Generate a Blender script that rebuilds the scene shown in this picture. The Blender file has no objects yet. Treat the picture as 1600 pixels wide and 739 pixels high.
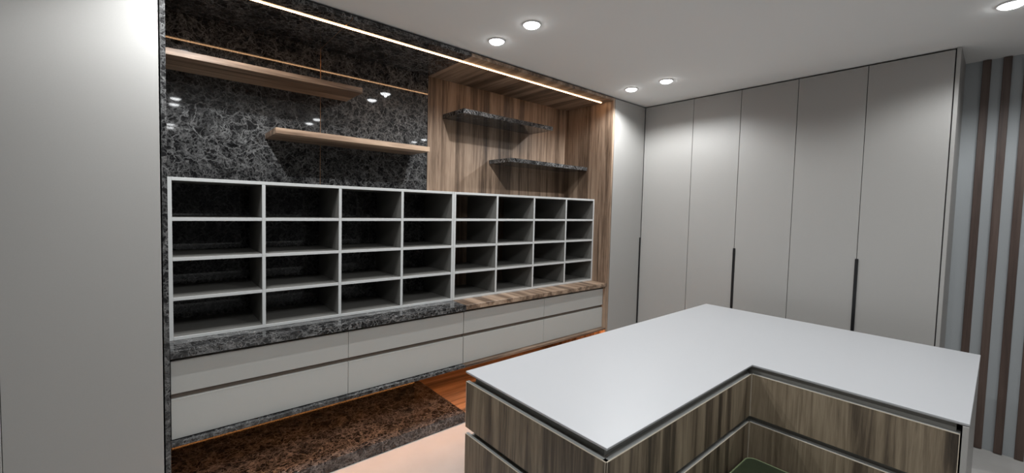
import bpy, bmesh, math, random
from mathutils import Matrix, Vector
random.seed(4)
S = bpy.context.scene
C = S.collection

# ------------------------------------------------------------------ camera, world, exposure
cam = bpy.data.cameras.new('camera')
cam.sensor_fit = 'HORIZONTAL'; cam.sensor_width = 36.0
cam.lens = 647.74 / 1600 * 36.0
cam.shift_x = (800 - 780.86) / 1600
cam.shift_y = (357.2 - 369.5) / 1600
cam.clip_start = 0.02
co = bpy.data.objects.new('camera', cam); C.objects.link(co)
R = Matrix(((0.77081001, 0.01155376, -0.63696031, -0.0394),
            (-0.63661734, 0.05144903, -0.76946174, -2.4828),
            (0.02388081, 0.99860879, 0.04701275, 1.6234),
            (0, 0, 0, 1)))
co.matrix_world = R
S.camera = co
w = bpy.data.worlds.new('world'); S.world = w; w.use_nodes = True
w.node_tree.nodes['Background'].inputs[0].default_value = (0.02, 0.02, 0.022, 1)
S.view_settings.view_transform = 'Standard'
S.view_settings.look = 'None'
S.view_settings.gamma = 1.0
S.view_settings.use_curve_mapping = False
S.view_settings.exposure = 0.2
LAMP_W = (33.0, 23.0, 9.0)   # ceiling downlights: row by the niche, middle row, rear row
LED_TOP = 12.0          # emission of the warm strips
LED_LOW = 50.0

# ------------------------------------------------------------------ sizes (metres)
H = 2.75; HS = 2.713; W = 3.43; XS = W / 2
YB = 0.614             # niche back
X1 = 4.001             # face of the right-hand wardrobe
XW = 4.475             # wall with the slats
XL = -1.56; YF = -5.3

# ------------------------------------------------------------------ materials
def newmat(name):
    m = bpy.data.materials.new(name); m.use_nodes = True
    nt = m.node_tree; b = nt.nodes['Principled BSDF']
    return m, nt, b
def N(nt, t, **k):
    n = nt.nodes.new(t)
    for a, v in k.items():
        if a in n.inputs: n.inputs[a].default_value = v
        else: setattr(n, a, v)
    return n
def ramp(nt, fac, stops):
    r = nt.nodes.new('ShaderNodeValToRGB'); e = r.color_ramp.elements
    while len(e) > 2: e.remove(e[-1])
    for i, (p, c) in enumerate(stops):
        el = e[i] if i < 2 else e.new(p)
        el.position = p; el.color = (c[0], c[1], c[2], 1) if isinstance(c, tuple) else (c, c, c, 1)
    nt.links.new(fac, r.inputs[0]); return r.outputs[0]
def mth(nt, op, a, b=None, c=None):
    n = nt.nodes.new('ShaderNodeMath'); n.operation = op
    for i, v in enumerate((a, b, c)):
        if v is None: continue
        if isinstance(v, (int, float)): n.inputs[i].default_value = v
        else: nt.links.new(v, n.inputs[i])
    return n.outputs[0]
def mix(nt, fac, a, b, mode='MIX'):
    n = nt.nodes.new('ShaderNodeMix'); n.data_type = 'RGBA'; n.blend_type = mode
    for s, v in ((n.inputs[0], fac), (n.inputs[6], a), (n.inputs[7], b)):
        if isinstance(v, (int, float)): s.default_value = v
        elif isinstance(v, tuple): s.default_value = (v[0], v[1], v[2], 1)
        else: nt.links.new(v, s)
    return n.outputs[2]
def pos(nt): return nt.nodes.new('ShaderNodeNewGeometry').outputs['Position']
def mapv(nt, v, scale, loc=(0, 0, 0)):
    n = nt.nodes.new('ShaderNodeMapping'); n.inputs['Scale'].default_value = scale
    n.inputs['Location'].default_value = loc
    nt.links.new(v, n.inputs[0]); return n.outputs[0]
def noise(nt, v, scale, detail=4, rough=.55, dist=0.0):
    n = N(nt, 'ShaderNodeTexNoise', Scale=scale, Detail=detail, Roughness=rough, Distortion=dist)
    nt.links.new(v, n.inputs['Vector']); return n.outputs['Fac'], n.outputs['Color']
def bump(nt, b, h, strength, dist=.002):
    n = nt.nodes.new('ShaderNodeBump'); n.inputs['Strength'].default_value = strength
    n.inputs['Distance'].default_value = dist
    nt.links.new(h, n.inputs['Height']); nt.links.new(n.outputs[0], b.inputs['Normal'])

def plain(name, col, rough=.4, grain=0.03, metallic=0.0, spec=.5):
    m, nt, b = newmat(name)
    f, _ = noise(nt, pos(nt), 180, 2)
    c = mix(nt, f, tuple(x * (1 - grain) for x in col), tuple(min(1, x * (1 + grain)) for x in col))
    nt.links.new(c, b.inputs['Base Color'])
    b.inputs['Roughness'].default_value = rough; b.inputs['Metallic'].default_value = metallic
    b.inputs['Specular IOR Level'].default_value = spec
    return m

def wood(name, axis, cols, rough=.42, off=(0, 0, 0)):
    m, nt, b = newmat(name); p = pos(nt)
    sc = [1, 1, 1]; sc['xyz'.index(axis)] = .045
    q = mapv(nt, p, tuple(sc), off)
    f1, _ = noise(nt, q, 11, 2, .5, .3)          # broad light and dark strips
    f2, _ = noise(nt, q, 46, 5, .62, .8)         # grain figure
    f3, _ = noise(nt, q, 240, 2, .5)             # pores
    f4, _ = noise(nt, mapv(nt, p, tuple(.5 if v == 1 else .12 for v in sc), off), 9, 5, .6, 2.0)
    big = ramp(nt, f1, [(.40, 0.0), (.60, 1.0)])
    fin = ramp(nt, f2, [(.28, 0.0), (.72, 1.0)])
    s = mth(nt, 'ADD', mth(nt, 'MULTIPLY', big, .38), mth(nt, 'MULTIPLY', fin, .44))
    s = mth(nt, 'ADD', s, mth(nt, 'MULTIPLY', f4, .18))
    s = mth(nt, 'ADD', s, mth(nt, 'MULTIPLY', mth(nt, 'SUBTRACT', f3, .5), .30))
    c = ramp(nt, s, [(.12, cols[0]), (.38, cols[1]), (.60, cols[2]), (.88, cols[3])])
    nt.links.new(c, b.inputs['Base Color']); b.inputs['Roughness'].default_value = rough
    bump(nt, b, f3, .08, .001)
    return m

def stone(name, rough=.035):
    m, nt, b = newmat(name); p = pos(nt)
    _, wc = noise(nt, p, 7, 5, .6)
    wv = N(nt, 'ShaderNodeVectorMath', operation='MULTIPLY_ADD')
    nt.links.new(wc, wv.inputs[0]); wv.inputs[1].default_value = (.16, .16, .16); nt.links.new(p, wv.inputs[2])
    _, wc2 = noise(nt, p, 38, 3, .6)
    wv2 = N(nt, 'ShaderNodeVectorMath', operation='MULTIPLY_ADD')
    nt.links.new(wc2, wv2.inputs[0]); wv2.inputs[1].default_value = (.035, .035, .035); nt.links.new(wv.outputs[0], wv2.inputs[2])
    q = wv2.outputs[0]
    def veins(scale, width, seed):
        v = N(nt, 'ShaderNodeTexVoronoi', feature='DISTANCE_TO_EDGE', Scale=scale)
        nt.links.new(mapv(nt, q, (1, 1, 1), (seed, seed * .7, seed * .3)), v.inputs['Vector'])
        return ramp(nt, v.outputs['Distance'], [(0, 1.0), (width * .35, .6), (width, 0.0)])
    a = veins(18, .085, 0.0); c = veins(40, .17, 3.1); d = veins(7, .03, 7.7)
    n1, _ = noise(nt, p, 3.2, 4, .6); n2, _ = noise(nt, p, 13, 4, .65); n3, _ = noise(nt, p, 55, 4, .7)
    m1 = ramp(nt, n1, [(.36, .12), (.62, 1.0)]); m2 = ramp(nt, n2, [(.38, .08), (.62, 1.0)])
    v = mth(nt, 'MULTIPLY', a, m1)
    v = mth(nt, 'MAXIMUM', v, mth(nt, 'MULTIPLY', mth(nt, 'MULTIPLY', c, m2), .62))
    v = mth(nt, 'MAXIMUM', v, mth(nt, 'MULTIPLY', d, .8))
    v = mth(nt, 'MULTIPLY', v, ramp(nt, n3, [(.3, .25), (.65, 1.0)]))
    base = ramp(nt, n2, [(.3, (.006, .006, .0065)), (.55, (.018, .0175, .018)), (.75, (.055, .052, .050))])
    col = mix(nt, v, base, (.33, .325, .32))
    nt.links.new(col, b.inputs['Base Color']); b.inputs['Roughness'].default_value = rough
    b.inputs['IOR'].default_value = 1.5
    return m

def emit(name, col, strength):
    m, nt, b = newmat(name)
    b.inputs['Base Color'].default_value = (.8, .8, .8, 1)
    b.inputs['Emission Color'].default_value = (*col, 1); b.inputs['Emission Strength'].default_value = strength
    return m

WCOL = ((.050, .032, .022), (.175, .116, .078), (.32, .222, .155), (.47, .345, .25))
ICOL = ((.022, .016, .011), (.085, .063, .042), (.185, .143, .096), (.30, .24, .165))
M = {}
M['wood_z'] = wood('walnut_vertical_grain', 'z', WCOL)
M['wood_x'] = wood('walnut_lengthwise_grain', 'x', WCOL)
M['shelf_wood'] = wood('pale_walnut_lengthwise_grain', 'x', tuple(tuple(min(.8, v * k) for v, k in zip(c, (1.28, 1.25, 1.22))) for c in WCOL))
M['wood_y'] = wood('walnut_crosswise_grain', 'y', WCOL)
M['island_wood'] = wood('white_lit_walnut_vertical_grain', 'z', ICOL, .45, (3, 1, 0))  # same walnut as the niche; the island's whiter light is put into its colour
M['slat_wood'] = wood('dark_slat_wood', 'z', ((.05, .032, .026), (.085, .055, .044), (.105, .07, .056), (.13, .09, .075)), .5)
M['stone'] = stone('polished_dark_veined_marble')
M['greige'] = plain('satin_greige_laminate', (.372, .360, .343), .42)
M['drawer'] = plain('matt_greige_drawer_lacquer', (.46, .455, .43), .42)
M['cubby'] = plain('pale_grey_laminate', (.54, .545, .535), .45)
M['cubby_shade'] = plain('shade_darkened_pale_laminate', (.17, .164, .151), .5)  # same pale laminate; the shade inside the pigeonholes is put into its colour
M['taupe'] = plain('taupe_grip_channel', (.27, .262, .24), .4)
M['brownchan'] = plain('brown_grip_channel', (.17, .132, .104), .45)
M['black'] = plain('black_anodised_profile', (.006, .006, .007), .4)
M['dark'] = plain('dark_carcass', (.012, .012, .013), .7)
M['top'] = plain('white_matt_quartz', (.455, .46, .472), .40, .012)
M['lip'] = plain('grey_channel_lip', (.33, .335, .325), .4)
M['edge'] = plain('pale_edge_banding', (.64, .56, .44), .5)
M['ceiling'] = plain('white_ceiling_paint', (.84, .835, .82), .9, .01)
M['wall'] = plain('pale_grey_wall_paint', (.45, .46, .46), .8, .02)
M['darkwall'] = plain('dark_charcoal_wall_paint', (.05, .05, .052), .8, .02)
M['slatwall'] = plain('blue_grey_wall_panel', (.40, .42, .43), .6, .02)
M['bronze'] = plain('brushed_bronze_trim', (.45, .24, .12), .3, .05, 1.0)
M['ring'] = plain('white_lamp_trim', (.8, .8, .8), .4)
M['led'] = emit('warm_led_diffuser', (1.0, .56, .28), LED_TOP)
M['led_low'] = emit('warm_led_diffuser_under_unit', (1.0, .38, .11), LED_LOW)
M['lens'] = emit('white_lamp_diffuser', (.97, .99, 1.0), 20)
M['piping'] = plain('pale_green_piping', (.22, .27, .14), .7)
def carpet():
    m, nt, b = newmat('pale_beige_carpet_pile'); p = pos(nt)
    a, _ = noise(nt, p, 6, 4); c, _ = noise(nt, p, 420, 3)
    col = mix(nt, a, (.50, .48, .455), (.62, .60, .575))
    nt.links.new(mix(nt, c, mix(nt, .25, col, (.3, .29, .27)), col), b.inputs['Base Color'])
    b.inputs['Roughness'].default_value = .95; bump(nt, b, c, .5, .006); return m
M['carpet'] = carpet()
def velvet():
    m, nt, b = newmat('moss_green_velvet'); p = pos(nt)
    a, _ = noise(nt, p, 9, 4); c, _ = noise(nt, p, 500, 2)
    nt.links.new(mix(nt, a, (.014, .024, .006), (.036, .054, .016)), b.inputs['Base Color'])
    b.inputs['Roughness'].default_value = .85; b.inputs['Sheen Weight'].default_value = .08
    bump(nt, b, c, .3, .002); return m
M['velvet'] = velvet()

# ------------------------------------------------------------------ helpers
def tag(o, label=None, cat=None, group=None, kind=None):
    for k, v in (('label', label), ('category', cat), ('group', group), ('kind', kind)):
        if v: o[k] = v
    return o
def empty(name, loc, label, cat, group=None, kind=None):
    o = bpy.data.objects.new(name, None); C.objects.link(o); o.location = loc
    o.empty_display_size = .05
    return tag(o, label, cat, group, kind)
def wloc(o):
    v = Vector((0, 0, 0))
    while o: v += Vector(o.location); o = o.parent
    return v
def link(name, me, mat, loc, parent=None, smooth=False):
    me.materials.append(M[mat]) if not me.materials else None
    o = bpy.data.objects.new(name, me); C.objects.link(o)
    if parent is not None:
        o.parent = parent; o.location = Vector(loc) - wloc(parent)
    else: o.location = loc
    if smooth:
        for f in me.polygons: f.use_smooth = True
    return o
def box(name, x, y, z, mat, parent=None, bev=.0012, seg=1, smooth=False):
    x0, x1 = sorted(x); y0, y1 = sorted(y); z0, z1 = sorted(z)
    bm = bmesh.new(); bmesh.ops.create_cube(bm, size=1)
    bmesh.ops.scale(bm, vec=(x1 - x0, y1 - y0, z1 - z0), verts=bm.verts)
    if bev: bmesh.ops.bevel(bm, geom=bm.edges[:], offset=bev, segments=seg, affect='EDGES', profile=.5)
    me = bpy.data.meshes.new(name); bm.to_mesh(me); bm.free()
    return link(name, me, mat, ((x0 + x1) / 2, (y0 + y1) / 2, (z0 + z1) / 2), parent, smooth)
def mesh(name, verts, faces, mat, loc, parent=None, smooth=False):
    me = bpy.data.meshes.new(name); me.from_pydata(verts, [], faces); me.update()
    bm = bmesh.new(); bm.from_mesh(me); bmesh.ops.recalc_face_normals(bm, faces=bm.faces); bm.to_mesh(me); bm.free()
    return link(name, me, mat, loc, parent, smooth)
def prism(name, pts, levels, mat, loc, parent=None):
    """stack of outlines: levels = [(z, inset)], pts a counter-clockwise outline in world xy"""
    def inset(d):
        out = []; n = len(pts)
        for i in range(n):
            a, b, c = Vector(pts[i - 1]), Vector(pts[i]), Vector(pts[(i + 1) % n])
            e1 = (b - a).normalized(); e2 = (c - b).normalized()
            n1 = Vector((-e1.y, e1.x)); n2 = Vector((-e2.y, e2.x))
            out.append(b + n1 * d + n2 * d)
        return out
    v = []; f = []; n = len(pts)
    for z, d in levels:
        for q in inset(d): v.append((q.x - loc[0], q.y - loc[1], z - loc[2]))
    for k in range(len(levels) - 1):
        for i in range(n):
            j = (i + 1) % n
            f.append((k * n + i, k * n + j, (k + 1) * n + j, (k + 1) * n + i))
    f.append(tuple(range(n - 1, -1, -1))); f.append(tuple(range((len(levels) - 1) * n, len(levels) * n)))
    return mesh(name, v, f, mat, loc, parent)
def lathe(name, prof, mat, loc, parent=None, n=32):
    v = []; f = []
    for r, z in prof:
        for i in range(n):
            a = 2 * math.pi * i / n; v.append((r * math.cos(a), r * math.sin(a), z))
    for k in range(len(prof) - 1):
        for i in range(n):
            j = (i + 1) % n; f.append((k * n + i, k * n + j, (k + 1) * n + j, (k + 1) * n + i))
    if prof[0][0] > 0 and prof[-1][0] > 0 and prof[0] != prof[-1]:
        f.append(tuple(range(n))); f.append(tuple(range((len(prof) - 1) * n, len(prof) * n)))
    return mesh(name, v, f, mat, loc, parent, True)

# ------------------------------------------------------------------ the room
def struct(o): o['kind'] = 'structure'; return o
struct(box('floor', (XL, XW), (YF, .80), (-.06, 0), 'carpet', bev=0))
struct(box('ceiling', (XL - .1, XW + .1), (YF - .1, .90), (H, H + .1), 'ceiling', bev=0))
struct(box('wall_back', (XL, XW), (.80, .90), (0, H), 'wall', bev=0))
wr = struct(box('wall_right', (XW, XW + .1), (YF, .90), (0, H), 'slatwall', bev=0))
struct(box('wall_left', (XL - .1, XL), (YF, .90), (0, H), 'darkwall', bev=0))
struct(box('wall_front', (XL - .1, XW + .1), (YF - .1, YF), (0, H), 'darkwall', bev=0))
# wooden slats on the right wall
s0 = None
y = -2.343
while y > YF + .05:
    if s0 is None:
        s0 = box('slat', (XW - .024, XW - .0005), (y - .040, y), (.004, H - .004), 'slat_wood', wr, .0015)
    else:
        o = s0.copy(); C.objects.link(o); o.location.y = y - .020 - wloc(wr).y
    y -= .0925

# ------------------------------------------------------------------ niche lining (stone half, walnut half)
ni = empty('niche_lining', (XS, .3, 0), 'tall wall niche lined with dark marble on the left and walnut on the right', 'wall niche')
g = .0015
def jpan(name, x, yy, z, mat): return box(name, (x[0] + g, x[1] - g), yy, z, mat, ni, .0008)
HJ = XS / 2
jpan('stone_panel', (0, HJ), (YB, YB + .02), (.439, HS), 'stone')
jpan('stone_panel', (HJ, XS), (YB, YB + .02), (.439, HS), 'stone')
jpan('wood_panel', (XS, W), (YB, YB + .02), (.439, HS), 'wood_z')
jpan('lower_back_panel', (0, XS), (.775, .79), (.0, .6), 'stone')
jpan('lower_back_panel', (XS, W), (.775, .79), (.0, .6), 'wood_z')
box('joint_trim', (HJ - .0015, HJ + .0015), (YB + .0005, YB + .012), (.45, HS), 'bronze', ni, 0)
jpan('soffit_panel', (0, HJ), (0, YB + .02), (HS, H - .012), 'stone')
jpan('soffit_panel', (HJ, XS), (0, YB + .02), (HS, H - .012), 'stone')
jpan('soffit_panel', (XS, W), (0, YB + .02), (HS, H - .012), 'wood_y')
box('joint_trim', (HJ - .0015, HJ + .0015), (.002, YB), (HS + .0005, HS + .012), 'bronze', ni, 0)
box('side_panel', (-.021, -.0005), (0, .79), (0, H - .012), 'stone', ni, .001)
box('side_panel', (W + .0005, W + .027), (0, .79), (0, H - .012), 'wood_z', ni, .001)
box('shadow_gap_filler', (-.02, W + .026), (.02, YB), (H - .0118, H - .0005), 'dark', ni, 0)

# led profile under the soffit
ls = empty('led_strip', (XS, .129, HS), 'glowing warm light strip set along the niche soffit near the ceiling', 'light strip')
box('diffuser', (.004, W - .03), (.1225, .1355), (HS - .005, HS - .0005), 'led', ls, .001)
box('end_cap', (W - .0295, W - .022), (.1215, .1365), (HS - .006, HS - .0005), 'ring', ls, .0006)

# ------------------------------------------------------------------ floating shelves
def shelf(mat, x, z, label, cat='shelf'):
    return tag(box('floating_shelf', x, (.30, YB - .001), z, mat, None, .0015), label, cat, 'floating shelves in the niche')
shelf('shelf_wood', (.001, 1.037), (2.381, 2.416), 'long walnut floating shelf, the upper one on the dark marble, meeting the left side')
shelf('shelf_wood', (.512, 1.558), (2.044, 2.080), 'walnut floating shelf, the lower one on the dark marble wall')
shelf('stone', (1.860, 2.895), (2.387, 2.423), 'dark marble floating shelf, the upper one on the walnut back panel')
shelf('stone', (2.371, W - .001), (2.044, 2.080), 'dark marble floating shelf, the lower one, running into the walnut side panel')

# ------------------------------------------------------------------ pigeonhole units
plainbox = box
ZC = .908; ZT = 1.747; YC = .190; T = .018
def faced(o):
    """inner faces are darkened to paint in shade; the front edge keeps the pale laminate"""
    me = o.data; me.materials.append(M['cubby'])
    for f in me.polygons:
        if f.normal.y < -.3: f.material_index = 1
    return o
def cubby(x0, x1, label):
    def box(*a): return faced(plainbox(*a[:4], 'cubby_shade', *a[5:]))
    t = empty('pigeonhole_unit', ((x0 + x1) / 2, .4, ZC), label, 'shelf unit', 'pigeonhole shelf units on the counter')
    yb = YB - .002
    box('side_panel', (x0, x0 + T), (YC, yb), (ZC + .0005, ZT), 'cubby', t)
    box('side_panel', (x1 - T, x1), (YC, yb), (ZC + .0005, ZT), 'cubby', t)
    e = .0002
    box('top_panel', (x0 + T + e, x1 - T - e), (YC, yb), (ZT - T, ZT), 'cubby', t)
    box('bottom_panel', (x0 + T + e, x1 - T - e), (YC, yb), (ZC + .0005, ZC + .0185), 'cubby', t)
    cw = (x1 - x0) / 4; rh = (ZT - ZC - T) / 4
    xd = [x0 + cw * i for i in (1, 2, 3)]
    for xx in xd:
        box('divider', (xx - T / 2, xx + T / 2), (YC, yb), (ZC + .0187, ZT - T - e), 'cubby', t)
    ed = [x0 + T] + [v for xx in xd for v in (xx - T / 2, xx + T / 2)] + [x1 - T]
    for r in (1, 2, 3):
        zz = ZC + T / 2 + rh * r
        for k in range(4):
            box('shelf_board', (ed[2 * k] + e, ed[2 * k + 1] - e), (YC + .0005, yb), (zz - T / 2, zz + T / 2), 'cubby', t, .001)
    return t
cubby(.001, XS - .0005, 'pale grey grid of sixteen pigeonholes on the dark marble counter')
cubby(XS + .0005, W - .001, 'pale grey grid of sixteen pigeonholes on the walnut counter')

# ------------------------------------------------------------------ counters
tag(box('countertop', (.0008, XS - .0005), (0, YB - .001), (.870, ZC), 'stone', None, .0015),
    'dark veined marble counter under the left pigeonholes', 'countertop')
tag(box('countertop', (XS + .0005, W - .0005), (.002, YB - .001), (.872, ZC), 'wood_y', None, .0015),
    'walnut counter with crosswise grain under the right pigeonholes', 'countertop')

# ------------------------------------------------------------------ drawer units
YD = .032
def drawers(x0, x1, mat, chan, label, post=0.0):
    t = empty('drawer_unit', ((x0 + x1) / 2, .3, .438), label, 'drawer unit', 'wall hung drawer units')
    box('bottom_panel', (x0, x1), (0, YB - .002), (.438, .458), mat, t, .0012)
    xr = x1 - post
    if post: box('end_post', (xr + .0005, x1), (.002, YB - .002), (.4585, .8712), 'wood_z', t, .001)
    box('carcass', (x0 + .002, xr - .0005), (YD + .045, YB - .002), (.4585, .8695), 'dark', t, 0)
    box('grip_channel', (x0 + .002, xr - .001), (YD + .020, YD + .044), (.630, .705), chan, t, .001)
    box('grip_channel', (x0 + .002, xr - .001), (YD + .020, YD + .044), (.830, .8690), chan, t, .001)
    m = (x0 + x1) / 2 if not post else (x0 + x1) / 2 - .003
    for a, b in ((x0 + .002, m - .0012), (m + .0012, xr - .002)):
        for z0, z1 in ((.4625, .662), (.688, .851)):
            box('drawer_front', (a, b), (YD, YD + .019), (z0, z1), 'drawer', t, .001)
    return t
drawers(.0008, XS - .0005, 'stone', 'brownchan', 'four handleless greige drawers framed in dark marble under the marble counter')
drawers(XS + .0005, W - .0005, 'wood_x', 'brownchan', 'four handleless greige drawers framed in walnut under the walnut counter', .020)

# warm strip under the drawers
l2 = empty('led_strip', (XS, .063, .43), 'warm light strip hidden below the hanging drawer units', 'light strip')
box('diffuser', (.03, W - .03), (.057, .069), (.4335, .4378), 'led_low', l2, .001)

# ------------------------------------------------------------------ plinths
tag(box('plinth', (.0008, 1.744), (.033, .7745), (.0006, .079), 'stone', None, .002), 'low dark marble plinth on the carpet below the drawers', 'plinth')
tag(box('plinth', (1.7452, W - .0005), (.033, .7745), (.0006, .079), 'shelf_wood', None, .002), 'low walnut plinth beside the marble one, behind the island', 'plinth')

# ------------------------------------------------------------------ wardrobes
def handle(name, x, yy, z, door): return box(name, x, yy, z, 'black', door, .001)
ZD0, ZD1 = .06, H - .012
# left
t = empty('wardrobe', (-.7, .3, 0), 'tall satin greige wardrobe at the left, beside the marble niche', 'wardrobe')
box('carcass', (XL + .004, -.0265), (.0225, .62), (.0605, H - .003), 'dark', t, 0)
box('plinth_board', (XL + .004, -.0265), (.05, .62), (.001, .0595), 'dark', t, 0)
xs = [-.0265, -.527, -1.027, -1.527]
for i in range(3):
    box('door', (xs[i + 1] + .0018, xs[i]), (0, .021), (ZD0, ZD1), 'greige', t, .0015)
# corner door in line with the niche
t = empty('wardrobe', (3.73, .3, 0), 'single greige wardrobe door in the corner, in line with the niche', 'wardrobe')
box('carcass', (3.466, X1 + .02), (.0225, .62), (.0605, H - .003), 'dark', t, 0)
box('plinth_board', (3.466, X1 + .02), (.05, .62), (.001, .0595), 'dark', t, 0)
d = box('door', (3.4625, X1 - .004), (0, .021), (ZD0, ZD1), 'greige', t, .0015)
handle('handle', (X1 - .026, X1 - .006), (-.006, -.0003), (.42, 1.353), d)
# right row
t = empty('wardrobe', (4.24, -1.1, 0), 'row of five tall greige wardrobe doors along the right side', 'wardrobe')
box('carcass', (X1 + .0225, XW - .004), (-2.2395, -.002), (.0605, H - .003), 'dark', t, 0)
box('plinth_board', (X1 + .05, XW - .004), (-2.2395, -.002), (.001, .0595), 'dark', t, 0)
ys = [-.003, -.5225, -.950, -1.378, -1.8073, -2.2395]
doors = []
for i in range(5):
    doors.append(box('door', (X1, X1 + .021), (ys[i + 1] + .0036, ys[i]), (ZD0, ZD1), 'greige', t, .0015))
handle('handle', (X1 - .006, X1 - .0003), (ys[2] - .010, ys[2] + .010), (.42, 1.320), doors[2])
handle('handle', (X1 - .006, X1 - .0003), (ys[4] - .010, ys[4] + .010), (.42, 1.315), doors[4])
box('end_panel', (X1 + .001, XW - .004), (-2.2615, -2.2415), (.001, H - .002), 'greige', t, .0015)

# ------------------------------------------------------------------ island
XA, XB, XD = 1.078, 3.584, 2.312
YA, YE, YI = -.907, -1.706, -2.447
ZI = .8556
isl = empty('island', (2.3, -1.4, 0), 'L-shaped closet island with white top and walnut drawers', 'island')
L = [(XA, YA), (XA, YE), (XD, YE), (XD, YI), (XB, YI), (XB, YA)]
il = (2.3, -1.4, 0)
prism('top', L, [(ZI - .013, .006), (ZI - .008, .0008), (ZI - .001, 0), (ZI, .0012)], 'top', il, isl)
prism('grip_channel', L, [(.803, .034), (ZI - .0132, .034)], 'taupe', il, isl)
prism('carcass', L, [(.606, .0225), (.8025, .0225)], 'taupe', il, isl)
prism('grip_channel', L, [(.5515, .034), (.6055, .034)], 'taupe', il, isl)
prism('carcass', L, [(.356, .0225), (.551, .0225)], 'taupe', il, isl)
prism('grip_channel', L, [(.2905, .052), (.3555, .052)], 'taupe', il, isl)
prism('carcass', L, [(.081, .0225), (.290, .0225)], 'taupe', il, isl)
prism('plinth_board', L, [(.001, .07), (.0805, .07)], 'dark', il, isl)
th = .018; eb = .0028
def front(x, yy, z, out):
    """one drawer front: walnut board, grey top lip, pale band along the arrises of its face"""
    z0, z1 = z
    o = box('drawer_front', x, yy, (z0, z1 - .002), 'island_wood', isl, .0005)
    (x0, x1), (y0, y1) = x, yy
    f = .0004
    if out[0]:
        fx = (x0 - f, x0 + eb) if out[0] < 0 else (x1 - eb, x1 + f)
        lx = (x0 + eb + .0001, x1) if out[0] < 0 else (x0, x1 - eb - .0001)
        box('top_lip', lx, (y0, y1), (z1 - .0019, z1), 'lip', o, 0)
        box('edge_band', fx, (y0, y1), (z1 - .0019, z1 + .0004), 'edge', o, 0)
        fs = (x0 - f, x0 - .0001) if out[0] < 0 else (x1 + .0001, x1 + f)
        for c in (y0, y1 - .002): box('edge_band', fs, (c, c + .002), (z0, z1 - .002), 'edge', o, 0)
    else:
        fy = (y0 - f, y0 + eb); ly = (y0 + eb + .0001, y1)
        box('top_lip', (x0, x1), ly, (z1 - .0019, z1), 'lip', o, 0)
        box('edge_band', (x0, x1), fy, (z1 - .0019, z1 + .0004), 'edge', o, 0)
        for c in (x0, x1 - .002): box('edge_band', (c, c + .002), (y0 - f, y0 - .0001), (z0, z1 - .002), 'edge', o, 0)
    return o
for z in ((.586, .806), (.3355, .5550), (.09, .3035)):
    front((XA + .002, XA + .002 + th), (YE + .0055, YA - .002), z, (-1, 0))            # left end
    front((XA + .0055, XD - .0005), (YE + .002, YE + .002 + th), z, (0, -1))           # inside of the L, long side
    front((XD + .002, XD + .002 + th), (YI + .0225, YE + .0005), z, (-1, 0))           # inside of the L, short side
    front((XB - .002 - th, XB - .002), (YI + .0225, YA - .004), z, (1, 0))             # back
box('end_panel', (XD + .001, XB - .001), (YI + .0005, YI + .0175), (.001, ZI - .0135), 'greige', isl, .001)

# ------------------------------------------------------------------ ottoman in the crook of the island
def rounded(name, x, yy, z, r, rz, mat, parent, n=8):
    (x0, x1), (y0, y1), (z0, z1) = x, yy, z
    cx, cy = (x0 + x1) / 2, (y0 + y1) / 2
    v = []; f = []
    def loop(ins, zz):
        rr = max(r - ins, .004)
        for qx, qy, a0 in ((x1 - r, y1 - r, 0), (x0 + r, y1 - r, 90), (x0 + r, y0 + r, 180), (x1 - r, y0 + r, 270)):
            for k in range(n):
                a = math.radians(a0 + 90 * k / (n - 1))
                v.append((qx + rr * math.cos(a) - cx, qy + rr * math.sin(a) - cy, zz - z0))
    lv = []
    for k in range(6):
        a = math.radians(90 * k / 5); lv.append((rz * (1 - math.sin(a)), z0 + rz * (1 - math.cos(a))))
    for k in range(6):
        a = math.radians(90 * k / 5); lv.append((rz * (1 - math.cos(a)), z1 - rz * (1 - math.sin(a))))
    for ins, zz in lv: loop(ins, zz)
    m = 4 * n
    for k in range(len(lv) - 1):
        for i in range(m):
            j = (i + 1) % m; f.append((k * m + i, k * m + j, (k + 1) * m + j, (k + 1) * m + i))
    f.append(tuple(range(m))); f.append(tuple(range((len(lv) - 1) * m, len(lv) * m)))
    return mesh(name, v, f, mat, (cx, cy, z0), parent, True)
ox, oy = (1.76, 2.268), (-2.235, -1.722)
ot = empty('ottoman', (2.01, -1.98, 0), 'moss green velvet ottoman tucked into the inner corner of the island', 'ottoman')
rounded('body', (ox[0] + .012, ox[1] - .012), (oy[0] + .012, oy[1] - .012), (.03, .315), .04, .01, 'velvet', ot)
rounded('cushion', ox, oy, (.317, .402), .045, .014, 'velvet', ot)
# piping along the cushion's upper edge
def pipe(name, x, yy, z, r, rad, mat, parent, n=8, m=8):
    (x0, x1), (y0, y1) = x, yy; cx, cy = (x0 + x1) / 2, (y0 + y1) / 2
    pts = []
    for qx, qy, a0 in ((x1 - r, y1 - r, 0), (x0 + r, y1 - r, 90), (x0 + r, y0 + r, 180), (x1 - r, y0 + r, 270)):
        for k in range(n):
            a = math.radians(a0 + 90 * k / (n - 1)); pts.append((qx + r * math.cos(a), qy + r * math.sin(a), math.cos(a), math.sin(a)))
    v = []; f = []; L_ = len(pts)
    for px, py, nx, ny in pts:
        for k in range(m):
            b = 2 * math.pi * k / m
            v.append((px - cx + nx * rad * math.cos(b), py - cy + ny * rad * math.cos(b), rad * math.sin(b)))
    for i in range(L_):
        j = (i + 1) % L_
        for k in range(m):
            l = (k + 1) % m; f.append((i * m + k, j * m + k, j * m + l, i * m + l))
    return mesh(name, v, f, mat, (cx, cy, z), parent, True)
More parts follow.
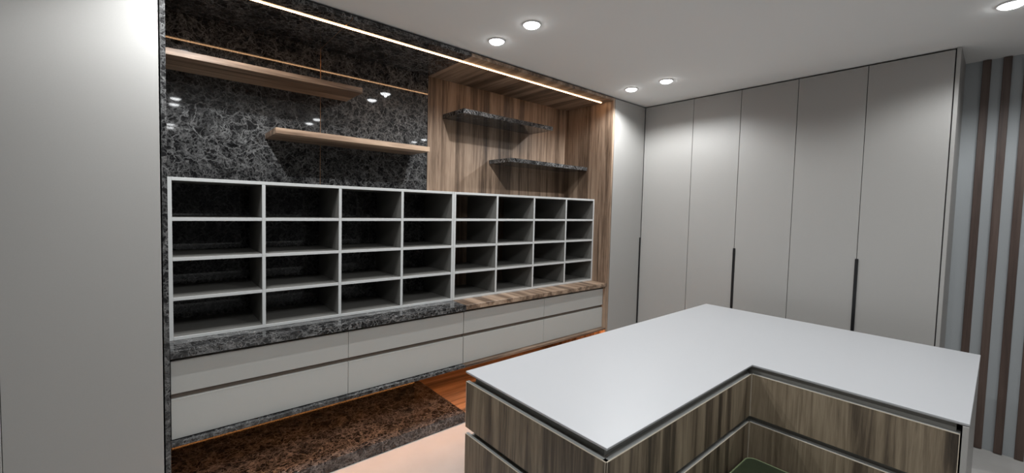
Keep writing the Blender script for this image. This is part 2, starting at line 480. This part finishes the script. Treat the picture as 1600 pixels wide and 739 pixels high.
pipe('piping', (ox[0] + .003, ox[1] - .003), (oy[0] + .003, oy[1] - .003), .3985, .042, .0035, 'piping', ot)
for sx in (ox[0] + .06, ox[1] - .06):
    for sy in (oy[0] + .06, oy[1] - .06):
        lathe('foot', [(.016, .0005), (.022, .006), (.022, .031)], 'black', (sx, sy, 0), ot, 16)

# ------------------------------------------------------------------ ceiling downlights
def downlight(x, y, label, watts):
    t = empty('downlight', (x, y, H - .008), label, 'downlight', 'recessed ceiling downlights')
    lathe('trim_ring', [(.0475, -.0005), (.0475, -.005), (.050, -.007), (.055, -.006), (.058, -.0005)], 'ring', (x, y, H), t)
    lathe('diffuser', [(.047, -.0005)] + [(.047 * math.cos(math.radians(a)), -.005 - .018 * math.sin(math.radians(a))) for a in (0, 15, 30, 45, 60, 75, 88)], 'lens', (x, y, H), t)
    l = bpy.data.lights.new('downlight_lamp', 'SPOT'); l.energy = watts; l.color = (.95, .98, 1.0)
    l.spot_size = math.radians(154); l.spot_blend = .45; l.shadow_soft_size = .012
    o = bpy.data.objects.new('downlight_lamp', l); C.objects.link(o); o.parent = t
    o.location = (0, 0, -.019)
    return t
where = {(0, 0): 'by the left wardrobe, nearer the niche', (0, 1): 'by the left wardrobe, farther from the niche',
         (1, 0): 'above the middle of the niche, nearer the niche', (1, 1): 'above the middle of the niche, farther from the niche',
         (2, 0): 'in the far corner, nearer the niche', (2, 1): 'in the far corner, farther from the niche'}
rows = [(-.265, -.603), (-2.10, -2.46), (-4.08, -4.42)]
for r, pr in enumerate(rows):
    for c, x in enumerate((.13, 1.731, 3.32)):
        if r: x = (.13, 1.60, 3.39)[c]
        for k in (0, 1):
            if r == 1 and c == 2: pr = (-2.80, -2.46)
            if r == 0: lab = 'round white ceiling downlight ' + where[(c, k)]
            elif r == 1 and c == 2 and k == 1: lab = 'bright ceiling downlight cut by the upper right corner of the picture'
            else:
                lab = 'round white ceiling downlight %s, %s of the %s column' % (
                    ('overhead of the viewer', 'behind the viewer')[r - 1], ('first', 'second')[k], ('left', 'middle', 'right')[c])
            downlight(x, pr[k], lab, LAMP_W[r])
